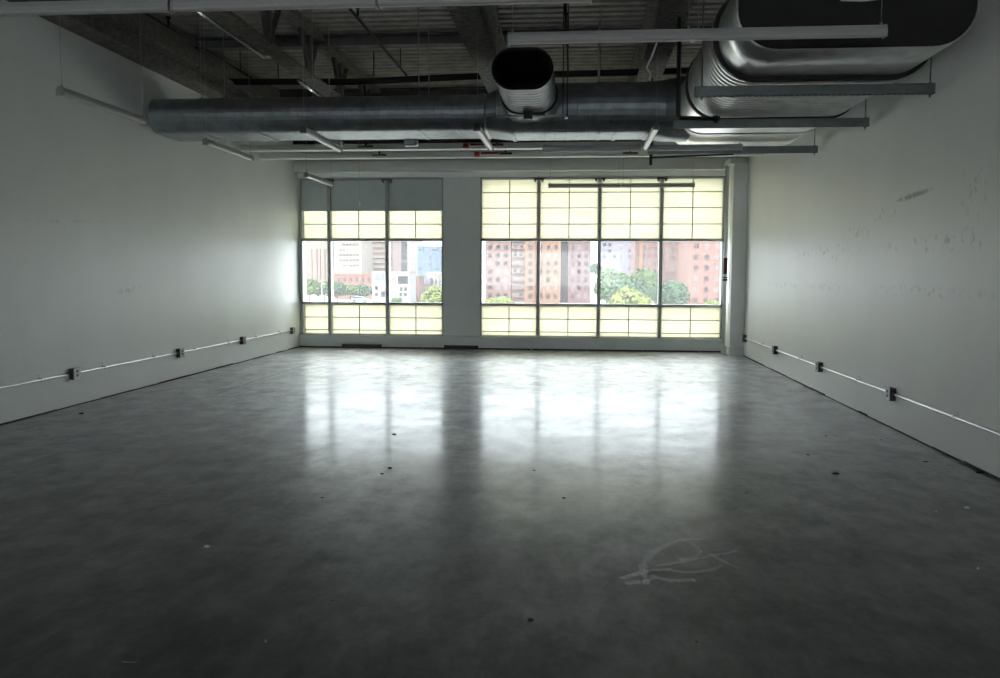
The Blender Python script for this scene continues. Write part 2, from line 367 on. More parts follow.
# ------------------------------------------------------------------ structural steel overhead
bm = bm_new()
prism(bm, [(XL, 3.88), (-4.93, 3.88), (-4.93, 3.93), (-5.06, 3.96), (-5.06, 4.06), (-4.95, 4.09), (-4.95, 4.15), (-5.13, 4.19), (-5.13, ZD), (XL, ZD)], 'y', YF, YB)
struct(obj('trim_4', bm, M['fire']), 'fireproofed steel beam along the top of the plain white wall', 'steel beam')
def i_beam(x, w, z0, z1, f=.05, wb=.05):
    return [(x-w/2, z0), (x+w/2, z0), (x+w/2, z0+f), (x+wb, z0+f*1.4), (x+wb, z1-f*1.4), (x+w/2, z1-f), (x+w/2, z1), (x-w/2, z1), (x-w/2, z1-f), (x-wb, z1-f*1.4), (x-wb, z0+f*1.4), (x-w/2, z0+f)]
for k, (x, lab) in enumerate(((-1.10, 'fireproofed ceiling beam above the open oval duct'), (.91, 'fireproofed ceiling beam beside the big duct'))):
    bm = bm_new(); prism(bm, i_beam(x, .30, 3.92, ZD-.14, .055, .07), 'y', YF, YB)
    struct(obj('trim_%d' % (5+k), bm, M['fire']), lab, 'steel beam')
for k, (y, z0, lab) in enumerate(((11.33, 4.40, 'dark cross beam under the metal deck'), (8.0, 4.27, 'dark cross beam nearer the camera under the deck'), (14.6, 4.27, 'dark cross beam under the deck near the windows'))):
    bm = bm_new(); prism(bm, i_beam(y, .16, z0, ZD, .025, .02), 'x', XL, XR)
    struct(obj('trim_%d' % (7+k), bm, M['steel']), lab, 'steel beam')
for k, (y, lab) in enumerate(((12.93, 'slim grey ceiling channel behind the cross duct'), (13.86, 'slim grey ceiling channel nearer the windows'))):
    bm = bm_new(); box(bm, XL, XR, y, y+.012, 3.30, 3.375); box(bm, XL, XR, y, y+.16, 3.288, 3.30); box(bm, XL, XR, y+.148, y+.16, 3.30, 3.375)
    struct(obj('trim_%d' % (10+k), bm, M['paint']), lab, 'ceiling channel')
bm = bm_new(); prism(bm, i_beam(15.55, .2, 3.72, 4.3, .04, .04), 'x', XL, XR)
struct(obj('trim_12', bm, M['steel']), 'dark steel beam above the window header', 'steel beam')
# open web truss
t = thing('roof_truss', (-3.46, YF, 3.9), 'dark open web steel truss with zigzag bracing under the deck', 'truss')
bm = bm_new(); box(bm, -3.58, -3.36, YF, YB, 3.90, 3.915); box(bm, -3.495, -3.445, YF, YB, 3.915, 4.0); obj('bottom_chord', bm, M['fire'], t)
bm = bm_new(); box(bm, -3.56, -3.36, YF, YB, ZD-.09, ZD-.0); obj('top_chord', bm, M['fire'], t)
y = 6.6-1.46*3
while y < YB-1:
    for d in (-.36, .36):
        bm = bm_new(); tube(bm, [(-3.47, y, 3.98), (-3.47, y+d, ZD-.06)], .035, 6); obj('diagonal_brace', bm, M['steel'], t)
    bm = bm_new(); box(bm, -3.50, -3.44, y-.03, y+.03, 3.98, ZD-.06); obj('vertical_post', bm, M['steel'], t)
    bm = bm_new(); box(bm, -3.485, -3.455, y-.14, y+.14, 3.95, 4.12); obj('gusset_plate', bm, M['steel'], t)
    y += 1.46
# white conduits on the truss
for (ya, yb, lab) in ((6.0, 9.75, 'bright white conduit strapped to the truss, longer piece'), (10.95, 12.15, 'bright white conduit strapped to the truss, short piece above the cross duct')):
    bm = bm_new(); tube(bm, [(-3.61, ya, 3.885), (-3.61, yb, 3.885)], .020, 10)
    c = tag(obj('conduit', bm, M['bright_emt']), lab, 'conduit', 'white conduits on the truss')
    bm = bm_new(); box(bm, -3.65, -3.55, yb-.02, yb+.06, 3.885, 3.90); obj('end_clip', bm, M['white'], c)

# ------------------------------------------------------------------ sprinkler pipes
def sprinkler(x, y0, y1, heads, lab):
    bm = bm_new(); tube(bm, [(x, y0, 4.2), (x, y1, 4.2)], .015, 8)
    o = tag(obj('sprinkler_pipe', bm, M['pipe']), lab, 'pipe', 'sprinkler branch pipes')
    for y in heads:
        b = bm_new(); tube(b, [(x, y, 4.2), (x, y, 4.30)], .013, 6); tube(b, [(x, y, 4.30), (x, y, 4.32)], .03, 8); h = obj('sprinkler_head', b, M['pipe'], o)
    for y in (y0+.4, (y0+y1)/2, y1-.4):
        b = bm_new(); tube(b, [(x, y, 4.2), (x, y, ZD)], .006, 6); obj('hanger_rod', b, M['pipe'], o)
sprinkler(-4.68, 2, 12.1, (6.7, 9.6), 'thin dark sprinkler pipe nearest the plain white wall')
sprinkler(-2.42, 2, 12.1, (6.6, 9.4), 'thin dark sprinkler pipe beside the roof truss')
sprinkler(-.14, 2, 12.1, (6.9, 9.8), 'thin dark sprinkler pipe above the open oval duct')
bm = bm_new(); tube(bm, [(-5.1, 12.15, 4.16), (-3.2, 12.15, 4.13), (-1.4, 12.15, 4.18), (2.2, 12.05, 4.19)], .045, 10)
o = tag(obj('sprinkler_main', bm, M['pipe']), 'thick dark sprinkler main crossing just above the cross duct', 'pipe')
for x in (-4.3, -2.9, .3):
    b = bm_new(); tube(b, [(x, 12.15, 4.2), (x, 12.15, ZD)], .008, 6); obj('hanger_rod', b, M['pipe'], o)
# black drop pipe with an elbow
bm = bm_new(); tube(bm, [(.985, 8.70, ZD), (.985, 8.70, 3.02), (.99, 8.70, 2.975), (1.02, 8.70, 2.955), (1.36, 8.70, 2.945)], .019, 10)
o = tag(obj('drop_pipe', bm, M['black']), 'black pipe dropping from the deck beside the ribbed duct section', 'pipe')
b = bm_new(); tube(b, [(1.33, 8.70, 2.945), (1.40, 8.70, 2.943)], .028, 10); tube(b, [(1.365, 8.70, 2.90), (1.365, 8.70, 2.974)], .018, 8); obj('valve', b, M['black'], o)
# dangling white cables
bm = bm_new(); tube(bm, [(1.02, 9.55, ZD), (.98, 9.5, 4.2), (.85, 9.5, 3.93), (.79, 9.5, 3.75), (.735, 9.5, 3.64), (.775, 9.5, 3.57), (.765, 9.5, 3.50)], .012, 6)
tag(obj('cable', bm, M['white']), 'white cable dangling in a kink above the cross duct', 'cable', 'loose white cables')
bm = bm_new(); tube(bm, [(1.03, 9.3, ZD+.017), (1.02, 9.3, 4.3), (1.05, 9.3, 4.05), (1.06, 9.3, 3.86)], .011, 6); tube(bm, [(1.03, 9.3, 4.08), (1.13, 9.3, 4.10)], .010, 6)
tag(obj('cable', bm, M['emt']), 'grey stub of cable hanging beside the black drop pipe', 'cable', 'loose white cables')

# ------------------------------------------------------------------ ducts
# wide flat-oval duct beside the scuffed wall
BX0, BX1, BZ0, BZ1 = 1.12, 2.785, 3.0, 3.67
t = thing('ventilation_duct', (1.95, 6.4, 3.0), 'huge flat-oval sheet metal duct hung beside the scuffed wall', 'duct', 'sheet metal ducts')
def shell(axis, u0, u1, z0, z1, s0, s1, th=.012):
    b = bm_new()
    loft(b, [(s0, rounded(u0, u1, z0, z1)), (s1, rounded(u0, u1, z0, z1)), (s1, rounded(u0, u1, z0, z1, off=-th)), (s0, rounded(u0, u1, z0, z1, off=-th)), (s0, rounded(u0, u1, z0, z1))], axis, smooth=False)
    bmesh.ops.remove_doubles(b, verts=b.verts, dist=1e-5)
    for f in b.faces: f.smooth = True
    return b
obj('plain_section', shell('y', BX0-.0, BX1, BZ0, BZ1, 6.36, 7.17), M['galvlit'], t)
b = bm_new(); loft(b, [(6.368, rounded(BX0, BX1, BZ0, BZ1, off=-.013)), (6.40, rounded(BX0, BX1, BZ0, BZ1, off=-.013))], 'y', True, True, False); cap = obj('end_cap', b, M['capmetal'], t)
b = bm_new(); vs = [b.verts.new(p) for p in ((1.83, 6.358, 3.47), (1.80, 6.358, 3.37), (1.85, 6.358, 3.335), (2.0, 6.358, 3.33), (2.42, 6.358, 3.37), (2.44, 6.358, 3.47))]; f = b.faces.new(vs)
bmesh.ops.extrude_face_region(b, geom=[f])
for v in list(b.verts)[6:]: v.co.y += .008
o = obj('patch', b, M['paint'], cap); o['label'] = 'pale patch on the end cap'
def ring(axis, u0, u1, z0, z1, s0, s1, h, pf=None):
    pf = pf or (rounded if u1-u0 > 1 else oval)
    b = bm_new(); loft(b, [(s0, pf(u0, u1, z0, z1)), (s0, pf(u0, u1, z0, z1, off=h)), (s1, pf(u0, u1, z0, z1, off=h)), (s1, pf(u0, u1, z0, z1))], axis, smooth=False); return b
obj('flange', ring('y', BX0, BX1, BZ0, BZ1, 7.15, 7.21, .035), M['gasket'], t)
b = bm_new(); st = []; y = 7.21; k = 0
while y < 8.90:
    st += [(y, rounded(BX0, BX1, BZ0, BZ1)), (y+.045, rounded(BX0, BX1, BZ0, BZ1)), (y+.060, rounded(BX0, BX1, BZ0, BZ1, off=.018)), (y+.082, rounded(BX0, BX1, BZ0, BZ1, off=.018))]; y += .098
st.append((8.92, rounded(BX0, BX1, BZ0, BZ1))); loft(b, st, 'y', smooth=False); obj('ribbed_section', b, M['galvlit'], t)
obj('flange', ring('y', BX0, BX1, BZ0, BZ1, 8.92, 8.97, .032), M['gasket'], t)
b = bm_new(); loft(b, [(8.97, rounded(BX0, BX1, BZ0, BZ1)), (9.9, rounded(BX0, BX1, BZ0, BZ1)), (11.02, rounded(BX0, BX1, BZ0, BZ1))], 'y', False, True); obj('rear_section', b, M['galvlit'], t)
b = bm_new(); box(b, 1.55, 2.4, 9.98, 9.99, 2.992, 3.0); loft(b, [(9.95, rounded(BX0, BX1, BZ0, BZ1)), (9.96, rounded(BX0, BX1, BZ0, BZ1, off=.01)), (9.99, rounded(BX0, BX1, BZ0, BZ1, off=.01)), (10.0, rounded(BX0, BX1, BZ0, BZ1))], 'y'); obj('seam', b, M['galvlit'], t)

# cross duct running along the room's width
t = thing('ventilation_duct', (-2, 10.5, 3.1), 'long flat-oval cross duct spanning the room in front of the windows', 'duct', 'sheet metal ducts')
b = bm_new()
def small(s, off=0): return (s, oval(10.08, 11.08, 3.115, 3.535, off=off))
def big(s, off=0): return (s, oval(10.03, 11.10, 3.075, 3.66, off=off))
def ribs(fn, a, bb, pitch, h=.002, w=.02):
    out = []; s = a
    while s < bb-.05:
        out += [fn(s), fn(s+pitch-w*1.5), fn(s+pitch-w, h), fn(s+pitch-w*.5, h)]; s += pitch
    out.append(fn(bb)); return out
loft(b, [small(XL+.03)]+ribs(small, XL+.04, -3.92, .11), 'x', True, False, False); obj('end_section', b, M['galv'], t)
b = bm_new(); loft(b, [small(-3.92), small(-3.92, .014), small(-3.86, .014), small(-3.86)], 'x', smooth=False); obj('seam_band', b, M['galv'], t)
b = bm_new(); loft(b, ribs(small, -3.86, -1.15, .11), 'x', smooth=False); obj('long_section', b, M['galv'], t)
b = bm_new(); loft(b, [small(-1.15), small(-1.15, .014), small(-1.10, .014), small(-1.08), (-.93, oval(10.05, 11.09, 3.09, 3.61)), big(-.80), big(-.80, .012), big(-.76, .012), big(-.76)], 'x', smooth=False); obj('reducer', b, M['galv'], t)
b = bm_new(); loft(b, ribs(big, -.76, .42, .13), 'x', smooth=False); obj('wide_section', b, M['galv'], t)
b = bm_new(); loft(b, [big(.42), big(.42, .012), big(.46, .012), big(.46), big(.80), big(.80, .012), big(.84, .012), big(.84), (1.0, oval(10.02, 11.08, 3.04, 3.68)), (1.30, oval(9.9, 11.0, 3.02, 3.72)), (1.55, oval(9.85, 10.98, 3.015, 3.74))], 'x', smooth=False); obj('joining_section', b, M['galv'], t)
# hanger straps of the cross duct
for x in (-4.6, -3.2, -1.9, .25, ):
    fn = small if x < -1 else big
    b = bm_new(); loft(b, [fn(x-.02), fn(x-.02, .008), fn(x+.02, .008), fn(x+.02)], 'x', smooth=False)
    zt = 3.5
    for yy in (10.25, 10.95): tube(b, [(x, yy, zt), (x, yy, ZD)], .006, 6)
    obj('hanger_strap', b, M['galv'], t)
for x in (-3.15, -2.15):       # bent strap ends under the duct's far edge
    b = bm_new(); box(b, x-.09, x+.09, 10.98, 11.1, 3.05, 3.14); bevelled(b, .02); obj('strap_end', b, M['galv'], t)

# short open branch duct pointing at the camera
t = thing('ventilation_duct', (-.54, 8.5, 3.2), 'short open-mouthed oval duct jutting from the cross duct', 'duct', 'sheet metal ducts')
ou = (-.845, -.245, 3.205, 3.605)
b = bm_new(); st = [(8.48, oval(*ou))]; y = 8.5
while y < 9.72:
    st += [(y, oval(*ou)), (y+.075, oval(*ou)), (y+.085, oval(*ou, off=.006)), (y+.1, oval(*ou, off=.006))]; y += .12
st += [(9.78, oval(*ou))]
loft(b, st, 'y', smooth=False); obj('sleeve', b, M['galv'], t)
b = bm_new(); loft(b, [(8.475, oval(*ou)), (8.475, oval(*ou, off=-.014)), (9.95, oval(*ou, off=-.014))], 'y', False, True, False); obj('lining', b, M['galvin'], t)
obj('mouth_rim', ring('y', *ou, 8.47, 8.485, .004), M['gasket'], t)
obj('collar', ring('y', *ou, 9.66, 9.72, .022), M['gasket'], t)
b = bm_new(); loft(b, [(9.72, oval(*ou, off=.004)), (9.9, oval(*ou, off=.02)), (10.18, oval(-.90, -.19, 3.16, 3.64))], 'y'); obj('saddle', b, M['galv'], t)
# its trapeze
tr = thing('trapeze_hanger', (-.5, 9.62, 3.13), 'thin rod trapeze with two tall rods under the open oval duct', 'trapeze hanger', 'duct trapeze hangers')
b = bm_new(); tube(b, [(-.92, 9.60, 3.155), (-.13, 9.60, 3.155)], .013, 8); obj('cross_rod', b, M['emt'], tr)
for x in (-.165, -.115):
    b = bm_new(); tube(b, [(x, 9.60, 3.14), (x, 9.60, ZD)], .007, 6); obj('threaded_rod', b, M['black'], tr)
b = bm_new(); tube(b, [(-.9, 9.60, 3.14), (-.9, 9.60, ZD)], .006, 6); obj('threaded_rod', b, M['wire'], tr)
b = bm_new(); box(b, -.60, -.50, 9.56, 9.62, 3.115, 3.20); box(b, -.50, -.36, 9.57, 9.6, 3.16, 3.19); obj('clamp', b, M['black'], tr)
b = bm_new(); tube(b, [(-.13, 9.60, 3.12), (-.13, 9.60, 3.145)], .02, 6); obj('nut', b, M['emt'], tr)

# strut trapezes below the big duct
def trapeze(y, x0, x1, lab, teeth):
    t = thing('trapeze_hanger', ((x0+x1)/2, y, 2.89), lab, 'trapeze hanger', 'duct trapeze hangers')
    b = bm_new(); z0, z1, d = 2.878, 2.960, .042
    box(b, x0, x1, y-d/2, y-d/2+.004, z0, z1); box(b, x0, x1, y+d/2-.004, y+d/2, z0, z1); box(b, x0, x1, y-d/2, y+d/2, (z0+z1)/2-.003, (z0+z1)/2+.003)
    for z in (z0, z1-.004): box(b, x0, x1, y-d/2, y-d/2+.011, z, z+.004); box(b, x0, x1, y+d/2-.011, y+d/2, z, z+.004)
    ch = obj('strut_channel', b, M['strut'], t)
    b = bm_new(); x = x0+.03; up_ = []; lo_ = []
    while x < x1-.06:      # one continuous toothed strip
        for xx, zz in ((x, z0-.008), (x+.022, z0-.008), (x+.024, z0-.001), (x+.046, z0-.001)):
            lo_.append(b.verts.new((xx, y-d/2-.002, zz))); up_.append(b.verts.new((xx, y-d/2-.002, z0+.004)))
        x += .048
    for k in range(len(up_)-1): b.faces.new((lo_[k], lo_[k+1], up_[k+1], up_[k]))
    bmesh.ops.solidify(b, geom=list(b.faces), thickness=.01)
    if teeth: obj('slotted_lip', b, M['emt'], ch)
    else: b.free()
    for x in (x0+.06, x1-.035):
        b = bm_new(); tube(b, [(x, y, 2.85), (x, y, 3.03 if y > 10 and x < 1.5 else ZD)], .006, 8); obj('threaded_rod', b, M['strut'], t)
        b = bm_new(); box(b, x-.012, x+.012, y-.012, y+.012, 2.872, 2.878); obj('washer', b, M['strut'], t)
        b = bm_new(); tube(b, [(x, y, 2.862), (x, y, 2.872)], .008, 6); obj('nut', b, M['strut'], t)
        b = bm_new(); box(b, x-.014, x+.014, y-.014, y+.014, 2.960, 2.966); obj('washer', b, M['strut'], t)
trapeze(7.33, .965, 2.885, 'grey slotted strut trapeze under the big duct, nearest the camera', True)
trapeze(8.86, .965, 2.875, 'grey strut trapeze under the big duct below the ribbed section', False)
trapeze(10.70, .86, 2.885, 'grey strut trapeze under the big duct, closest to the windows', False)

# ------------------------------------------------------------------ pendant strip lights (all switched off)
def build_light(length, loc, rz, label, group, tops=(None, None)):
    t = thing('strip_light', loc, label, 'strip light', group, rz)
    h = length/2
    b = bm_new(); prism(b, [(-.034, .020), (.034, .020), (.034, .040), (.018, .072), (-.018, .072), (-.034, .040)], 'x', -h, h); obj('housing', b, M['fixture'], t, False)
    b = bm_new(); prism(b, [(-.029, .021)]+[(-.029*math.cos(math.pi*k/6), .016-.016*math.sin(math.pi*k/6)) for k in range(7)]+[(.029, .021)], 'x', -h+.012, h-.012); obj('lens', b, M['lens'], t, False)
    for s in (-1, 1):
        b = bm_new(); prism(b, [(-.036, -.001), (.036, -.001), (.036, .042), (.020, .075), (-.020, .075), (-.036, .042)], 'x', min(s*h, s*(h-.012)), max(s*h, s*(h-.012))); obj('end_cap', b, M['fixture'], t, False)
        b = bm_new(); tube(b, [(s*(h-.03), 0, .06), (s*(h-.03), 0, (tops[0 if s < 0 else 1] or ZD)-loc[2])], .0022, 5); tube(b, [(s*(h-.03), 0, .058), (s*(h-.03), 0, .09)], .010, 6); obj('hanger_wire', b, M['wire'], t, False)
    return t
ZL = 2.895
GA = 'strip lights hung in rows across the room'; GB = 'strip lights hung lengthwise'
p = build_light(1.19, (-.525, 4.83, ZL), 0, 'grey strip light whose white tip ends nearest the frame centre, in the row closest to the camera', GA)
p['label'] = 'grey strip light with a free white end, in the closest row overhead'
dup(p, (-1.73, 4.83, ZL), 0, 'grey strip light in the closest row, second from the free end')
dup(p, (-2.935, 4.83, ZL), 0, 'grey strip light in the closest row, over the upper end of the plain wall')
dup(p, (.135, 5.66, ZL), 0, 'grey strip light just above the open oval duct')
dup(p, (1.325, 5.66, ZL), 0, 'grey strip light passing in front of the big duct end cap')
r = build_light(1.19, (.17, 10.56, ZL), 0, 'pale strip light crossing below the cross duct toward the pier', GA, (3.08, 3.08))
r = build_light(1.19, (1.375, 10.56, ZL), 0, 'pale strip light beside the far strut trapeze end', GA, (3.02, 3.0))
dup(p, (.12, 14.28, ZL-.065), 0, 'thin strip light before the window head, half nearer the pier')
dup(p, (1.32, 14.28, ZL-.065), 0, 'thin strip light before the window head, half nearer the column')
q = build_light(1.42, (-4.375, 7.69, ZL), R_(90), 'strip light hanging along the plain wall, its end touching the duct end in view', GB)
dup(q, (-4.34, 10.46, ZL), R_(90), 'strip light along the plain wall just below the duct end')
dup(q, (-4.21, 13.79, ZL), R_(90), 'strip light hanging before the grey window shades')
r = build_light(1.42, (-2.93, 9.74, ZL), R_(90), 'strip light hanging below the cross duct, under the roof truss', GB, (None, 3.12))
r = build_light(1.42, (-1.05, 9.70, ZL), R_(90), 'strip light below the cross duct beside the red taped clamps', GB, (None, 3.12))
r = build_light(1.42, (.81, 9.74, ZL), R_(90), 'strip light below the cross duct near the black drop pipe', GB, (None, 3.07))

b = bm_new(); tube(b, [(-3.76, 14.62, 2.66), (-3.76, 14.62, 4.28)], .003, 5)
o = tag(obj('pull_cord', b, M['wire']), 'thin cord hanging before the middle grey shade with a small pale weight', 'cord')
b = bm_new(); tube(b, [(-3.76, 14.62, 2.56), (-3.76, 14.62, 2.60), (-3.76, 14.62, 2.66)], [.018, .022, .006], 8); obj('weight', b, M['white'], o)

# ------------------------------------------------------------------ small clamps on the ceiling channels
def clamp(x, y, lab, red, ends=False):
    t = thing('beam_clamp', (x, y-.04, 3.29), lab, 'clamp', 'clamps on the ceiling channels')
    if red:
        b = bm_new(); box(b, x-.06, x+.03, y-.05, y-.002, 3.29, 3.37); box(b, x-.045, x+.015, y-.055, y-.05, 3.305, 3.355); bevelled(b, .006, 1); o = obj('junction_box', b, M['red'], t)
        b = bm_new(); box(b, x-.032, x+.002, y-.062, y-.055, 3.315, 3.345); obj('knockout', b, M['crumb'], o)
        b = bm_new(); box(b, x+.05, x+.36, y-.035, y-.002, 3.335, 3.36); obj('tape_band', b, M['red'], t)
        b = bm_new(); box(b, x+.055, x+.34, y-.042, y-.035, 3.340, 3.356); obj('slot', b, M['crumb'], t)
        b = bm_new(); box(b, x+.36, x+.55, y-.04, y-.002, 3.325, 3.355); tube(b, [(x+.45, y-.02, 3.355), (x+.45, y-.02, 3.40)], .012, 6); obj('bracket', b, M['steel'], t)
    else:
        b = bm_new(); box(b, x-.12, x+.12, y-.035, y-.002, 3.315, 3.348); bevelled(b, .006, 1); obj('bracket', b, M['strut'], t)
        b = bm_new(); tube(b, [(x, y-.018, 3.345), (x, y-.018, 3.40)], .016, 8); obj('bolt', b, M['black'], t)
clamp(-3.22, 12.93, 'dark clamp on the ceiling channel closest to the cross duct, above the shaded window', False)
clamp(-3.22, 13.86, 'dark clamp on the ceiling channel closest to the shaded window', False)
clamp(.84, 13.86, 'dark clamp on the ceiling channel above the wide window', False)
clamp(2.60, 13.86, 'dark clamp at the channel end beside the scuffed wall', False)
clamp(-1.66, 12.93, 'red taped clamp above the pier, on the channel closest to the cross duct', True)
clamp(-1.60, 13.86, 'red taped clamp above the pier, on the channel nearer the windows', True)
# thin black conduit with drop near the far trapeze
b = bm_new(); tube(b, [(.955, 11.3, 2.92), (2.0, 11.3, 2.95)], .012, 8)
o = tag(obj('hanger_bar', b, M['black']), 'thin black bar with a hook below the far strut trapeze', 'bar')
b = bm_new(); tube(b, [(.95, 11.3, 2.82), (.95, 11.3, 2.97), (.95, 11.3, ZD)], [.018, .02, .006], 8); obj('drop_hook', b, M['black'], o)
# tangle of taped pipe stubs high in the corner beyond the cross duct
for i, (x, w, mk, lab) in enumerate(((-4.62, .10, 'steel', 'dark pipe stub with a flange high in the far corner'), (-4.40, .09, 'red', 'red taped pipe stub high in the far corner'))):
    b = bm_new(); tube(b, [(x, 14.6, 3.50), (x, 14.6, 4.28)], w/2, 10); o = tag(obj('pipe_stub', b, M[mk]), lab, 'pipe')
    b = bm_new(); tube(b, [(x, 14.6, 3.58), (x, 14.6, 3.66)], w/2+.03, 10); obj('flange', b, M['steel'], o)

# ------------------------------------------------------------------ surface conduit and outlets on both side walls
def wall_run(xw, s, z, y0, ys, labels, clab, group):
    """s = direction into the room"""
    xc = xw+s*.022
    b = bm_new(); tube(b, [(xc, y0, z+.006), (xc, ys[-1], z)], .0125, 10)
    c = tag(obj('conduit', b, M['emt']), clab, 'conduit')
    y = y0+.8
    while y < ys[-1]:
        if min(abs(y-v) for v in ys) > .3:
            b = bm_new(); box(b, min(xw, xw+s*.037), max(xw, xw+s*.037), y-.012, y+.012, z-.012, z+.022); box(b, min(xw, xw+s*.004), max(xw, xw+s*.004), y-.012, y+.012, z+.02, z+.052); obj('strap', b, M['emt'], c)
        y += 1.13
    first = None
    for y, lab in zip(ys, labels):
        if first is None:
            t = thing('power_outlet', (xw, y, z-.06), lab, 'outlet', group)
            D = lambda a, bb: (min(s*a, s*bb), max(s*a, s*bb))
            b = bm_new(); box(b, *D(0, .055), -.056, .056, 0, .118); bevelled(b, .006, 2); bx = obj('box', b, M['box'], t, False)
            b = bm_new(); box(b, *D(.055, .060), -.058, .058, -.002, .120); bevelled(b, .002, 1); pl = obj('cover_plate', b, M['plate'], t, False)
            for zz in (.030, .072):
                b = bm_new(); box(b, *D(.060, .063), -.018, .018, zz, zz+.028); bevelled(b, .001, 1); obj('socket', b, M['black'], pl, False)
            for sg in (-1, 1):
                b = bm_new(); tube(b, [(s*.022, sg*.056, .062), (s*.022, sg*.10, .062)], .019, 8); obj('connector', b, M['box'] if sg < 0 else M['plate'], t, False)
            first = t
        else: dup(first, (xw, y, z-.06), 0, lab)
wall_run(XL, 1, .345, -2, [8.39, 10.77, 12.90, 15.26],
    ['steel outlet box on the plain wall, nearest the camera', 'steel outlet box on the plain wall, second from the camera', 'steel outlet box on the plain wall, third from the camera', 'steel outlet box on the plain wall, at the window corner'],
    'thin metal conduit run low along the plain white wall', 'outlets on the plain wall')
wall_run(XR, -1, .322, -2, [8.02, 10.32, 12.59, 14.86],
    ['steel outlet box on the scuffed wall, nearest the camera', 'steel outlet box on the scuffed wall, second from the camera', 'steel outlet box on the scuffed wall, third from the camera', 'steel outlet box on the scuffed wall, beside the corner column'],
    'thin metal conduit run low along the scuffed white wall', 'outlets on the scuffed wall')

# ------------------------------------------------------------------ floor marks and litter
def ribbon(bm, pts, w, z=.0012):
    pts = [Vector((p[0], p[1], 0)) for p in pts]; L = []
    for i, p in enumerate(pts):
        d = (pts[min(i+1, len(pts)-1)]-pts[max(i-1, 0)]).normalized(); n = Vector((-d.y, d.x, 0)); ww = w*random.uniform(.5, 1.2)
        L.append((bm.verts.new((p.x+n.x*ww, p.y+n.y*ww, z)), bm.verts.new((p.x-n.x*ww, p.y-n.y*ww, z))))
    for a, c in zip(L[:-1], L[1:]): bm.faces.new((a[0], a[1], c[1], c[0]))
def chalk_mat():
    Mx = bpy.data.materials.new('smeared_chalk'); Mx.use_nodes = True; nt = Mx.node_tree; nt.nodes.clear(); N = nt.nodes.new; L = nt.links
    out = N('ShaderNodeOutputMaterial'); tr = N('ShaderNodeBsdfTransparent'); df = N('ShaderNodeBsdfGlossy'); df.inputs[0].default_value = (.75, .76, .76, 1); df.inputs['Roughness'].default_value = .5
    tc = N('ShaderNodeTexCoord'); nz = N('ShaderNodeTexNoise'); nz.inputs['Scale'].default_value = 26; nz.inputs['Detail'].default_value = 6; L.new(tc.outputs['Object'], nz.inputs['Vector'])
    mr = N('ShaderNodeMapRange'); mr.inputs[1].default_value = .3; mr.inputs[2].default_value = .7; mr.inputs[3].default_value = .05; mr.inputs[4].default_value = .42; L.new(nz.outputs['Fac'], mr.inputs[0])
    mx = N('ShaderNodeMixShader'); L.new(mr.outputs[0], mx.inputs[0]); L.new(tr.outputs[0], mx.inputs[1]); L.new(df.outputs[0], mx.inputs[2]); L.new(mx.outputs[0], out.inputs[0]); return Mx
M['smear'] = chalk_mat()
def fl(px, py):
    d = ray(px, py); t = -EYE/d.z; return (d.x*t, d.y*t)
def smooth_path(pts, n=10):
    out = []
    P = [pts[0]]+pts+[pts[-1]]
    for i in range(1, len(P)-2):
        for k in range(n):
            t = k/n; a = [0, 0]
            for c in (0, 1):
                p0, p1, p2, p3 = P[i-1][c], P[i][c], P[i+1][c], P[i+2][c]
                a[c] = .5*(2*p1+(p2-p0)*t+(2*p0-5*p1+4*p2-p3)*t*t+(3*p1-p0-3*p2+p3)*t**3)
            out.append(tuple(a))
    out.append(pts[-1]); return out
b = bm_new()
ribbon(b, smooth_path([(.335, 3.80), (.335, 4.02), (.37, 4.17), (.45, 4.33), (.54, 4.45), (.63, 4.50), (.685, 4.49)]), .02)
ribbon(b, smooth_path([(.40, 4.05), (.52, 4.12), (.66, 4.21), (.79, 4.29), (.83, 4.34)]), .015, .0016)
ribbon(b, smooth_path([(.62, 4.42), (.64, 4.3), (.60, 4.2), (.52, 4.16)]), .014, .0018)
ribbon(b, smooth_path([(.44, 4.0), (.55, 3.98), (.66, 4.03), (.72, 4.1)]), .02, .0021)
ribbon(b, smooth_path([(.36, 3.92), (.45, 3.86), (.56, 3.88)]), .022, .0023)
ribbon(b, smooth_path([(.69, 4.26), (.74, 4.14), (.80, 4.05)]), .024, .002)
ribbon(b, smooth_path([(.22, 3.86), (.30, 3.93), (.36, 3.98), (.47, 4.02)]), .02, .0024)
ribbon(b, smooth_path([(.24, 3.80), (.33, 3.84), (.40, 3.90)]), .022, .0028)
tag(obj('chalk_scribble', b, M['smear']), 'smeared white chalk scribble with a curved stroke on the floor', 'chalk mark')
# hairline saw cuts
b = bm_new(); ribbon(b, [(-5.1, 9.41), (-4.6, 9.43), (-4.15, 9.44), (-4.14, 10.5), (-4.12, 11.94), (-4.1, 13.4)], .006, .001)
tag(obj('floor_crack', b, M['crumb']), 'hairline dark saw cut turning a corner by the plain wall', 'floor crack')
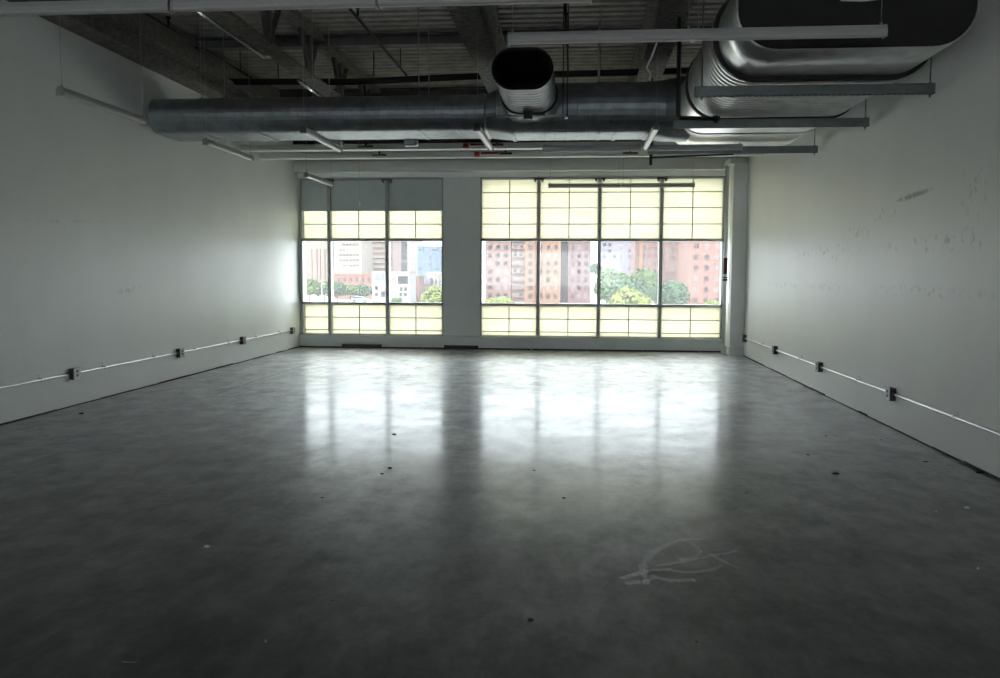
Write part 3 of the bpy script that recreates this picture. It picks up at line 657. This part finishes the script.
# scraps and crumbs
def scrap(px, py, size, mk, kind, lab, cat):
    size *= .62
    x, y = fl(px, py); b = bm_new(); n = random.randint(5, 7); a0 = random.random()*6; top = []; bot = []
    el = random.uniform(.45, .8); rot = random.uniform(-.5, .5)
    for k in range(n):
        a = a0+2*math.pi*k/n; r = size*random.uniform(.7, 1.15); u, v = r*math.cos(a), r*el*math.sin(a)
        u, v = u*math.cos(rot)-v*math.sin(rot), u*math.sin(rot)+v*math.cos(rot)
        h = size*random.uniform(.12, .5) if mk != 'paper' else .004+size*random.uniform(0, .15)
        bot.append(b.verts.new((u, v, .0002))); top.append(b.verts.new((u*.85, v*.85, h)))
    for k in range(n): b.faces.new((bot[k], bot[(k+1) % n], top[(k+1) % n], top[k]))
    c = b.verts.new((0, 0, size*.3 if mk != 'paper' else .012))
    for k in range(n): b.faces.new((top[k], top[(k+1) % n], c))
    b.faces.new(bot)
    o = obj(kind, b, M[mk]); o.location = (x, y, 0); tag(o, lab, cat, 'litter on the concrete floor')
for a in [
    (394.5, 434.5, .035, 'crumb', 'debris_clod', 'dark crumb alone in the bright floor glare, closest to the shaded window', 'debris'),
    (390, 468, .03, 'crumb', 'debris_clod', 'dark crumb at the front edge of the bright floor glare', 'debris'),
    (382, 474, .02, 'crumb', 'debris_clod', 'tiny dark crumb just beside a larger crumb in the glare', 'debris'),
    (322.5, 498, .02, 'crumb', 'debris_clod', 'dark speck on the lit floor below the plain wall glare', 'debris'),
    (534, 470.5, .02, 'crumb', 'debris_clod', 'dark speck in line with the second mullion of the wide window', 'debris'),
    (564, 498, .02, 'crumb', 'debris_clod', 'dark speck on the floor beyond the chalk scribble', 'debris'),
    (826, 436, .028, 'crumb', 'debris_clod', 'dark clod on the floor out from the second outlet of the scuffed wall', 'debris'),
    (881, 440, .025, 'crumb', 'debris_clod', 'dark clod on the floor below the nearest outlet of the scuffed wall', 'debris'),
    (926, 462, .03, 'crumb', 'debris_clod', 'dark clod close to the foot of the scuffed wall', 'debris'),
    (980, 473, .06, 'crumb', 'debris_clod', 'black heap of dirt against the foot of the scuffed wall', 'debris'),
    (808, 455, .025, 'crumb', 'debris_clod', 'dark chip beside a flat scrap on the pale floor patch', 'debris'),
    (836, 474, .05, 'crumb', 'debris_clod', 'long flat dark scrap on the pale floor patch', 'debris'),
    (81, 414, .05, 'crumb', 'debris_clod', 'dark dirt against the foot of the plain wall', 'debris'),
    (530, 620, .022, 'crumb', 'debris_clod', 'dark leaf bit on the near floor, left of the chalk scribble', 'debris'),
    (697, 642, .012, 'crumb', 'debris_clod', 'dark speck on the near floor in front of the chalk scribble', 'debris'),
    (332, 601, .012, 'crumb', 'debris_clod', 'dark speck on the near floor at the edge of the glare', 'debris'),
    (748, 494, .035, 'paper', 'paper_scrap', 'pale scrap in the dark column reflection, the larger of two', 'scrap'),
    (762, 497, .022, 'paper', 'paper_scrap', 'pale scrap in the dark column reflection, the smaller of two', 'scrap'),
    (967, 508, .04, 'paper', 'paper_scrap', 'largest pale paper scrap near the frame edge below the scuffed wall', 'scrap'),
    (936, 512, .025, 'paper', 'paper_scrap', 'small pale paper scrap beside the largest one below the scuffed wall', 'scrap'),
    (989, 499, .022, 'paper', 'paper_scrap', 'pale paper scrap closest to the scuffed wall', 'scrap'),
    (978, 569, .016, 'paper', 'paper_scrap', 'tiny pale scrap alone on the dark floor by the frame edge', 'scrap'),
    (786, 376.5, .05, 'paper', 'paper_scrap', 'pale plaster crumb at the foot of the scuffed wall', 'scrap'),
    (207, 547, .04, 'paper', 'paper_scrap', 'pale torn scrap on the dark floor before the plain wall', 'scrap'),
    (266, 642, .012, 'paper', 'paper_scrap', 'tiny pale speck on the near dark floor', 'scrap')]: scrap(*a)
x, y = fl(131, 661); b = bm_new(); v = [b.verts.new((u, w, .001)) for u, w in ((-.026, -.015), (.0, -.018), (.025, -.013), (.027, .010), (.0, .015), (-.027, .009))]; f = b.faces.new(v); bmesh.ops.extrude_face_region(b, geom=[f])
for vv in list(b.verts)[6:]: vv.co.z += .004
o = obj('tape_piece', b, M['chalk']); o.location = (x, y, 0); tag(o, 'short grey tape piece on the near dark floor', 'tape', 'litter on the concrete floor')

# ------------------------------------------------------------------ outside: street level lies six metres below the floor
bm = bm_new(); box(bm, -400, 400, YB+.6, 900, GZ-.4, GZ)
struct(obj('ground', bm, mat('pale_asphalt', (.40, .40, .39), .9, noise=(.05, .1))), 'pale ground and road outside the windows', 'ground')
BM = {}
def bmat(name, col, **k):
    if name not in BM: BM[name] = mat(name, tuple(v*.19 for v in col), .85, 0, .15, **k)
    return BM[name]
bmat('brick_pink', (.50, .30, .27), noise=(.3, .06)); bmat('brick_orange', (.62, .34, .22), noise=(.3, .06)); bmat('brick_mauve', (.45, .26, .27), noise=(.3, .06))
bmat('brick_red', (.60, .33, .28), noise=(.3, .06)); bmat('recess', (.36, .28, .33)); bmat('cream', (.72, .64, .56), noise=(.3, .04)); bmat('blush', (.68, .50, .47), noise=(.3, .04))
bmat('lilac', (.50, .47, .58), noise=(.3, .04)); bmat('white_render', (.86, .86, .86)); bmat('grey_clad', (.48, .50, .56)); bmat('blue_clad', (.34, .47, .62)); bmat('pale_frame', (.85, .85, .82))
bmat('slate', (.30, .29, .34))
bmat('window_dark', (.05, .055, .08)); BM['window_dark'].node_tree.nodes['Principled BSDF'].inputs['Roughness'].default_value = .25
bmat('window_mid', (.16, .14, .17)); bmat('window_pale', (.52, .48, .49))
def span(px0, px1, py0, py1, y):
    """edges of an upright rectangle on the plane Y=y seen through those pixels"""
    a = at_y(px0, py1, y); c = at_y(px1, py0, y); return a.x, c.x, a.z, c.z
def block(t, name, x0, x1, y0, y1, z0, z1, mt, cap=None):
    b = bm_new(); box(b, x0, x1, y0, y1, z0, z1)
    if cap: box(b, x0-.15, x1+.15, y0-.15, y1, z1, z1+cap)
    return obj(name, b, BM[mt], t)
def windows(t, x0, x1, z0, z1, y, nx, nz, wf, hf, mts, seed=0, name='window'):
    rnd = random.Random(seed); dx = (x1-x0)/nx; dz = (z1-z0)/nz
    ms = {}
    for i in range(nx):
        for k in range(nz):
            mt = rnd.choice(mts); w, h = dx*wf/2, dz*hf/2
            if mt not in ms:
                b = bm_new(); box(b, -w, w, -.12, .05, -h, h); o = obj(name, b, BM[mt], t, False); ms[mt] = o
            else:
                o = ms[mt].copy(); COL.objects.link(o); o.parent = t
            o.location = (x0+dx*(i+.5)-t.location.x, y-t.location.y, z0+dz*(k+.5)-t.location.z)
def building(name, px, y, lab): return thing(name, (at_y(px, 280, y).x, y, GZ), lab, 'building', 'buildings outside the windows')
Y1 = 220
t = building('brick_tower', 535, Y1, 'wide pink and orange brick apartment tower behind the wide window')
segs = [(485, 511, 'brick_pink', 0, 3, ['window_dark', 'window_dark', 'window_pale']), (511, 525, 'blush', .8, 2, ['window_pale', 'window_mid', 'window_pale']), (525, 536, 'brick_orange', -1.5, 1, ['window_mid']),
        (536, 561, 'brick_orange', -2.5, 3, ['window_dark', 'window_mid', 'window_pale']), (561, 567.5, 'recess', 5, 0, []), (567.5, 591, 'brick_mauve', 1, 3, ['window_dark', 'window_pale', 'window_mid'])]
for i, (a, c, mt, dy, nx, ws) in enumerate(segs):
    x0, x1, z0, z1 = span(a, c, 240, 305, Y1)
    block(t, 'wing', x0, x1, Y1+dy, Y1+20, GZ, 22, mt, .5)
    if nx: windows(t, x0+.3, x1-.3, -5.2, 13.5, Y1+dy, nx, 9, .5, .55, ws, i)
x0, x1, _, _ = span(511, 525, 240, 305, Y1)
for k in range(8):
    b = bm_new(); box(b, x0+.2, x1-.2, Y1-.1, Y1+.9, -4.75+k*2.08, -4.65+k*2.08); box(b, x0+.2, x1-.2, Y1-.1, Y1, -4.75+k*2.08, -4.3+k*2.08); obj('balcony', b, BM['brick_pink'], t)
t = building('lilac_block', 622, 330, 'distant lilac grey apartment block above the round trees')
x0, x1, z0, z1 = span(600, 634, 240, 305, 330); block(t, 'wall', x0, x1, 330, 345, GZ, span(600, 634, 240, 305, 330)[3], 'lilac', .5)
windows(t, x0+.5, x1-.5, -2, 14, 330, 6, 7, .5, .5, ['window_pale', 'window_dark', 'window_pale'], 3)
t = building('blush_block', 617, 380, 'far blush coloured block rising behind the lilac block')
x0, x1, z0, z1 = span(609, 630, 240, 305, 380); block(t, 'wall', x0, x1, 380, 395, GZ, 30, 'blush', .6); windows(t, x0+.5, x1-.5, 15, 28, 380, 4, 4, .45, .5, ['window_mid'], 4)
t = building('brick_block', 648, 260, 'red brick block half hidden by trees beside the third mullion')
x0, x1, z0, z1 = span(634, 676, 240, 305, 260); block(t, 'wall', x0, x1, 260, 280, GZ, 24, 'brick_pink', .5); windows(t, x0+.4, x1-.4, -3, 15, 260, 7, 8, .45, .45, ['window_mid', 'window_pale'], 5)
xx = span(638, 643, 240, 305, 260); block(t, 'pilaster', xx[0], xx[1], 258.8, 260, GZ, 24.6, 'brick_orange')
t = building('salmon_tower', 700, 170, 'nearest salmon red brick tower beside the riser pipe')
x0, x1, z0, z1 = span(662, 689, 240, 305, 190); block(t, 'wing', x0, x1, 190, 205, GZ, 22, 'brick_pink', .5); windows(t, x0+.3, x1-.3, -4.4, 11.2, 190, 4, 9, .5, .5, ['window_pale', 'window_mid', 'window_pale'], 6)
x0, x1, z0, z1 = span(688, 724, 240, 305, 170); block(t, 'wing', x0, x1, 170, 190, GZ, 22, 'brick_red', .5); windows(t, x0+.3, x1-.1, -4.6, 10.2, 170, 3, 7, .42, .45, ['window_mid', 'window_pale', 'window_mid'], 8)
# buildings behind the window with the grey shades
t = building('cream_tower', 312, 300, 'pale cream tower with rosy vertical strips behind the narrow bay')
x0, x1, z0, z1 = span(296, 331, 240, 305, 300); block(t, 'wall', x0, x1, 300, 318, GZ, 26, 'cream', .6)
for a, c in ((310.5, 312), (315, 317), (319, 320.5), (323, 325)):
    s = span(a, c, 249, 279, 300); block(t, 'window_strip', s[0], s[1], 299.6, 300, s[2], s[3], 'blush')
windows(t, span(301, 310, 240, 305, 300)[0], span(301, 310, 240, 305, 300)[1], -2, 15, 300, 2, 8, .4, .4, ['window_pale', 'blush'], 9)
t = building('cream_block', 348, 290, 'cream block with rows of dark windows behind the middle bay')
x0, x1, z0, z1 = span(334, 361.5, 238, 274, 290); block(t, 'wall', x0, x1, 290, 306, GZ, 20, 'cream', .5); windows(t, span(339, 359, 240, 275, 290)[0], span(339, 359, 240, 275, 290)[1], span(339, 359, 242, 268, 290)[2], span(339, 359, 242, 268, 290)[3], 290, 6, 5, .55, .38, ['window_mid', 'window_mid', 'window_pale'], 10)
t = building('banded_block', 374, 330, 'rosy block banded with pale floors behind the middle bay')
x0, x1, z0, z1 = span(360, 393, 238, 274, 330); block(t, 'wall', x0, x1, 330, 346, GZ, 22, 'blush', .5)
for k in range(7):
    s = span(360, 393, 240+k*5.2, 242.2+k*5.2, 330); block(t, 'floor_band', s[0], s[1], 329.5, 330, s[2], s[3], 'cream')
t = building('brick_house', 353, 240, 'low red brick row with a flat roof behind street trees')
x0, x1, z0, z1 = span(334, 373, 275, 305, 240); block(t, 'wall', x0, x1, 240, 250, GZ, z1, 'brick_red', .4); windows(t, x0+.6, x1-.4, z1-2.3, z1-.5, 240, 6, 1, .3, .6, ['window_mid'], 11)
t = building('white_house', 391, 200, 'white cubic house with dark square windows behind the second mullion')
x0, x1, z0, z1 = span(372.5, 409.5, 272.5, 305, 200); block(t, 'wall', x0, x1, 200, 208, GZ, z1, 'white_render', .2)
for a, c, p0, p1, mt in ((374, 384, 273.5, 280, 'grey_clad'), (375, 378, 286, 290, 'window_dark'), (375, 378, 293, 296, 'window_dark'), (381, 385, 291, 297, 'window_mid'), (398, 408, 276, 284, 'window_dark'), (400, 402.5, 287, 291, 'window_mid'), (404, 407, 287, 291, 'window_mid'), (399.5, 402, 293, 296, 'window_dark'), (404, 407, 293, 296, 'window_mid'), (392, 396, 277, 286, 'blush')):
    s = span(a, c, p0, p1, 200); block(t, 'window', s[0], s[1], 199.8, 200, s[2], s[3], mt)
t = building('grey_tower', 396, 350, 'tall grey tower with white bands above the white house')
x0, x1, z0, z1 = span(391, 407, 240, 262, 350); block(t, 'wall', x0, x1, 350, 362, GZ, 24, 'grey_clad', .5); windows(t, span(400, 405, 240, 262, 340)[0], span(400, 405, 240, 262, 340)[1], 6, 20, 350, 3, 7, .6, .6, ['window_mid', 'window_pale'], 12)
s = span(391, 400, 240, 260, 350); block(t, 'pale_face', s[0], s[1], 349.6, 350, 7, 24, 'cream')
s = span(390, 408, 260, 262.5, 349); block(t, 'floor_band', s[0], s[1], 348.6, 350, s[2], s[3], 'white_render')
t = building('ivory_tower', 413, 310, 'slim ivory tower left of the pale blue block')
x0, x1, z0, z1 = span(407.5, 418, 240, 280, 310); block(t, 'wall', x0, x1, 310, 320, GZ, 24, 'pale_frame', .5); windows(t, x0+.4, x1-.4, 2, 18, 310, 3, 8, .35, .4, ['blush', 'window_pale', 'grey_clad'], 13)
t = building('blue_block', 430, 300, 'pale blue glassy apartment block above the bright tree')
x0, x1, z0, z1 = span(417.5, 440.5, 247, 272, 300); block(t, 'wall', x0, x1, 300, 312, GZ, z1, 'blue_clad', .4); windows(t, x0+.4, x1-.6, z0+.5, z1-.3, 300, 6, 6, .5, .5, ['window_dark', 'window_pale', 'blue_clad'], 14)
t = building('brick_shop', 415, 215, 'narrow low brick building beside the white house')
x0, x1, z0, z1 = span(409.5, 419, 277, 305, 215); block(t, 'wall', x0, x1, 215, 222, GZ, z1, 'brick_pink', .3); windows(t, x0+.3, x1-.3, z0+1.6, z1-.2, 215, 2, 3, .4, .4, ['slate'], 15)
t = building('slate_shed', 425, 225, 'low slate roofed building beside the bright tree')
x0, x1, z0, z1 = span(418, 429, 279, 305, 225); block(t, 'wall', x0, x1, 225, 232, GZ, z1-1.4, 'blush')
b = bm_new(); prism(b, [(224.6, z1-1.4), (232.4, z1-1.4), (230, z1+.2), (226.5, z1+.2)], 'x', x0-.2, x1+.2); obj('roof', b, BM['slate'], t)
t = building('colonnade', 434, 235, 'tall white columned frame behind the bright tree')
for a in (429.5, 433.5, 437.5, 441):
    s = span(a, a+1.1, 273, 305, 235); b = bm_new(); tube(b, [((s[0]+s[1])/2, 235, GZ), ((s[0]+s[1])/2, 235, s[3])], .16, 8); obj('column', b, BM['white_render'], t)
s = span(427, 443, 272, 274, 235); block(t, 'beam', s[0], s[1], 234.7, 235.5, s[2], s[3], 'white_render'); s = span(427, 443, 274, 305, 238); block(t, 'wall', s[0], s[1], 238, 240, GZ, s[3], 'cream')

# trees outside
def leaf_mat(name, col):
    m_ = mat(name, tuple(v*.225 for v in col), .7, 0, .2, noise=(.9, .22)); return m_
LEAF = {'mid': leaf_mat('mid_green_leaves', (.20, .33, .12)), 'deep': leaf_mat('deep_green_leaves', (.13, .27, .14)), 'lime': leaf_mat('lime_green_leaves', (.42, .52, .12)), 'bark': mat('bark', (.16, .12, .09), .9, bump=(6, .5))}
def tree(name, px, py_top, half_px, y, kind, lab, flat=1.15, n=3800):
    c = at_y(px, py_top, y); rx = half_px*y/F_PX; top = c.z; rz = min((top-GZ)*.44, rx*flat); zc = top-rz
    t = thing(name, (c.x, y, GZ), lab, 'tree', 'trees outside the windows')
    rnd = random.Random(int(px*7)); b = bm_new(); lobes = []
    for k in range(34):
        a, e = rnd.uniform(0, 2*math.pi), rnd.uniform(-.5, 1.2)
        lobes.append((Vector((math.cos(a)*math.cos(e)*rx*.66, math.sin(a)*math.cos(e)*rx*.66, math.sin(e)*rz*.62)), rnd.uniform(.24, .42)))
    lobes.append((Vector((0, 0, 0)), .72))
    q = rx/17
    for k in range(n):
        lc, lr = rnd.choice(lobes); a = rnd.uniform(0, 2*math.pi); u = rnd.uniform(-1, 1); rr = rnd.uniform(.8, 1.03)
        d = Vector((math.cos(a)*math.sqrt(1-u*u), math.sin(a)*math.sqrt(1-u*u), u))
        p = lc + Vector((d.x*rx*lr, d.y*rx*lr, d.z*rz*lr))*rr
        nrm = (d + Vector((rnd.uniform(-.7, .7), rnd.uniform(-.7, .7), rnd.uniform(-.7, .7)))).normalized()
        s1 = nrm.cross(Vector((0, 0, 1))+nrm*.01).normalized(); s2 = nrm.cross(s1); w = q*rnd.uniform(.6, 1.5)
        b.faces.new([b.verts.new(p+s1*w*i_+s2*w*j_) for i_, j_ in ((-1, -.5), (0, -1), (1, -.4), (.8, .6), (0, 1), (-.8, .6))])
    for f in b.faces: pass
    me = bpy.data.meshes.new('foliage'); b.to_mesh(me); b.free(); me.materials.append(LEAF[kind])
    o = bpy.data.objects.new('foliage', me); COL.objects.link(o); o.parent = t; o.location = (0, 0, zc-GZ)
    b = bm_new(); tube(b, [(0, 0, 0), (.1, 0, (zc-GZ)*.6), (0, .1, zc-GZ+rz*.3)], [rx*.075, rx*.055, rx*.02], 8)
    for k in range(5):
        a = k*1.3; tube(b, [(0, 0, (zc-GZ)*.7), (math.cos(a)*rx*.5, math.sin(a)*rx*.5, zc-GZ+rz*.1)], [rx*.03, rx*.01], 6)
    obj('trunk', b, LEAF['bark'], t, False)
for a in [
    ('dense_tree', 309, 279, 14, 205, 'mid', 'leafy green tree low in the narrow bay beside the plain wall'),
    ('dense_tree', 324, 281, 12, 210, 'mid', 'leafy green tree low in the narrow bay beside the first mullion'),
    ('dense_tree', 337, 281, 11, 220, 'deep', 'street tree before the brick row, nearest the first mullion'),
    ('dense_tree', 350, 284, 11, 228, 'mid', 'street tree before the brick row, behind the blue car'),
    ('dense_tree', 364, 284, 10, 228, 'deep', 'street tree before the brick row, beside the white house'),
    ('low_shrub', 397, 297, 7, 190, 'mid', 'low green shrub before the white house'),
    ('round_tree', 434, 284.5, 13, 150, 'lime', 'bright lime tree in the bay beside the central pier'),
    ('round_tree', 500, 296, 15, 150, 'lime', 'bright lime treetop before the brick tower'),
    ('tall_tree', 595, 262, 7, 200, 'deep', 'dark green tree beside the second mullion of the wide window'),
    ('broad_tree', 612, 267, 19, 150, 'mid', 'broad green tree top before the lilac block'),
    ('broad_tree', 645, 266.5, 17, 155, 'mid', 'broad green tree before the red brick block'),
    ('broad_tree', 628, 275, 22, 135, 'deep', 'deep green tree behind the bright round tree'),
    ('round_tree', 630, 286, 22, 105, 'lime', 'bright round lime tree in the middle of the wide window'),
    ('broad_tree', 674, 278, 17, 140, 'deep', 'deep green tree before the salmon tower'),
    ('broad_tree', 655, 284, 10, 130, 'deep', 'deep green tree behind the third mullion'),
    ('low_shrub', 712, 299, 12, 120, 'lime', 'lime bush below the salmon tower')]: tree(*a)
# car on the street
c = at_y(360, 300, 216)
t = thing('car', (c.x, 216, GZ), 'dark blue car parked on the street before the brick row', 'car')
b = bm_new(); prism(b, [(-2.2, .35), (2.2, .35), (2.25, .75), (2.0, .92), (1.1, 1.0), (.5, 1.45), (-1.1, 1.48), (-1.9, 1.0), (-2.25, .9)], 'x', -.85, .85)
for v in b.verts: v.co = Vector((v.co.y, v.co.x, v.co.z))
bevelled(b, .05, 2); obj('body', b, mat('blue_car_paint', (.10, .17, .30), .25), t, False)
b = bm_new()
for s in (-.86, .86): box(b, -1.55, .85, min(s, s*.98), max(s, s*.98), 1.02, 1.38)
obj('side_glass', b, BM['window_dark'], t, False)
for x in (-1.4, 1.4):
    for s in (-1, 1):
        b = bm_new(); tube(b, [(x, s*.66, .33), (x, s*.88, .33)], .33, 14); obj('wheel', b, M['black'], t, False)
c = at_y(322, 303, 180)
t = thing('street_lamp', (c.x, 180, GZ), 'pale street lamp post before the trees in the narrow bay', 'street lamp')
zt = at_y(322, 284, 180).z
b = bm_new(); tube(b, [(c.x, 180, GZ), (c.x, 180, zt)], [.16, .09], 8); obj('pole', b, BM['white_render'], t)
b = bm_new(); box(b, c.x-.1, c.x+.9, 179.9, 180.1, zt-.05, zt+.12); obj('lamp_head', b, BM['white_render'], t)

# ------------------------------------------------------------------ light: bright overcast sky and a hazy sun on the far facades
w = bpy.data.worlds.new('sky'); scn.world = w; w.use_nodes = True
bg = w.node_tree.nodes['Background']; bg.inputs[0].default_value = (.90, .96, 1.0, 1); bg.inputs[1].default_value = SKY = 1.75
s = bpy.data.lights.new('sun', 'SUN'); s.energy = 2.0; s.angle = R_(6); s.color = (1, .96, .9)
so = bpy.data.objects.new('sun', s); COL.objects.link(so); so.rotation_euler = (R_(50), 0, R_(-20)); so.location = (0, -20, 30)

scn.view_settings.view_transform = 'Standard'; scn.view_settings.look = 'None'; scn.view_settings.gamma = 1; scn.view_settings.use_curve_mapping = False
scn.view_settings.exposure = 2.2
cy = scn.cycles; cy.max_bounces = 14; cy.diffuse_bounces = 8; cy.glossy_bounces = 6; cy.transmission_bounces = 8; cy.transparent_max_bounces = 12
cy.sample_clamp_indirect = 6; cy.use_denoising = True
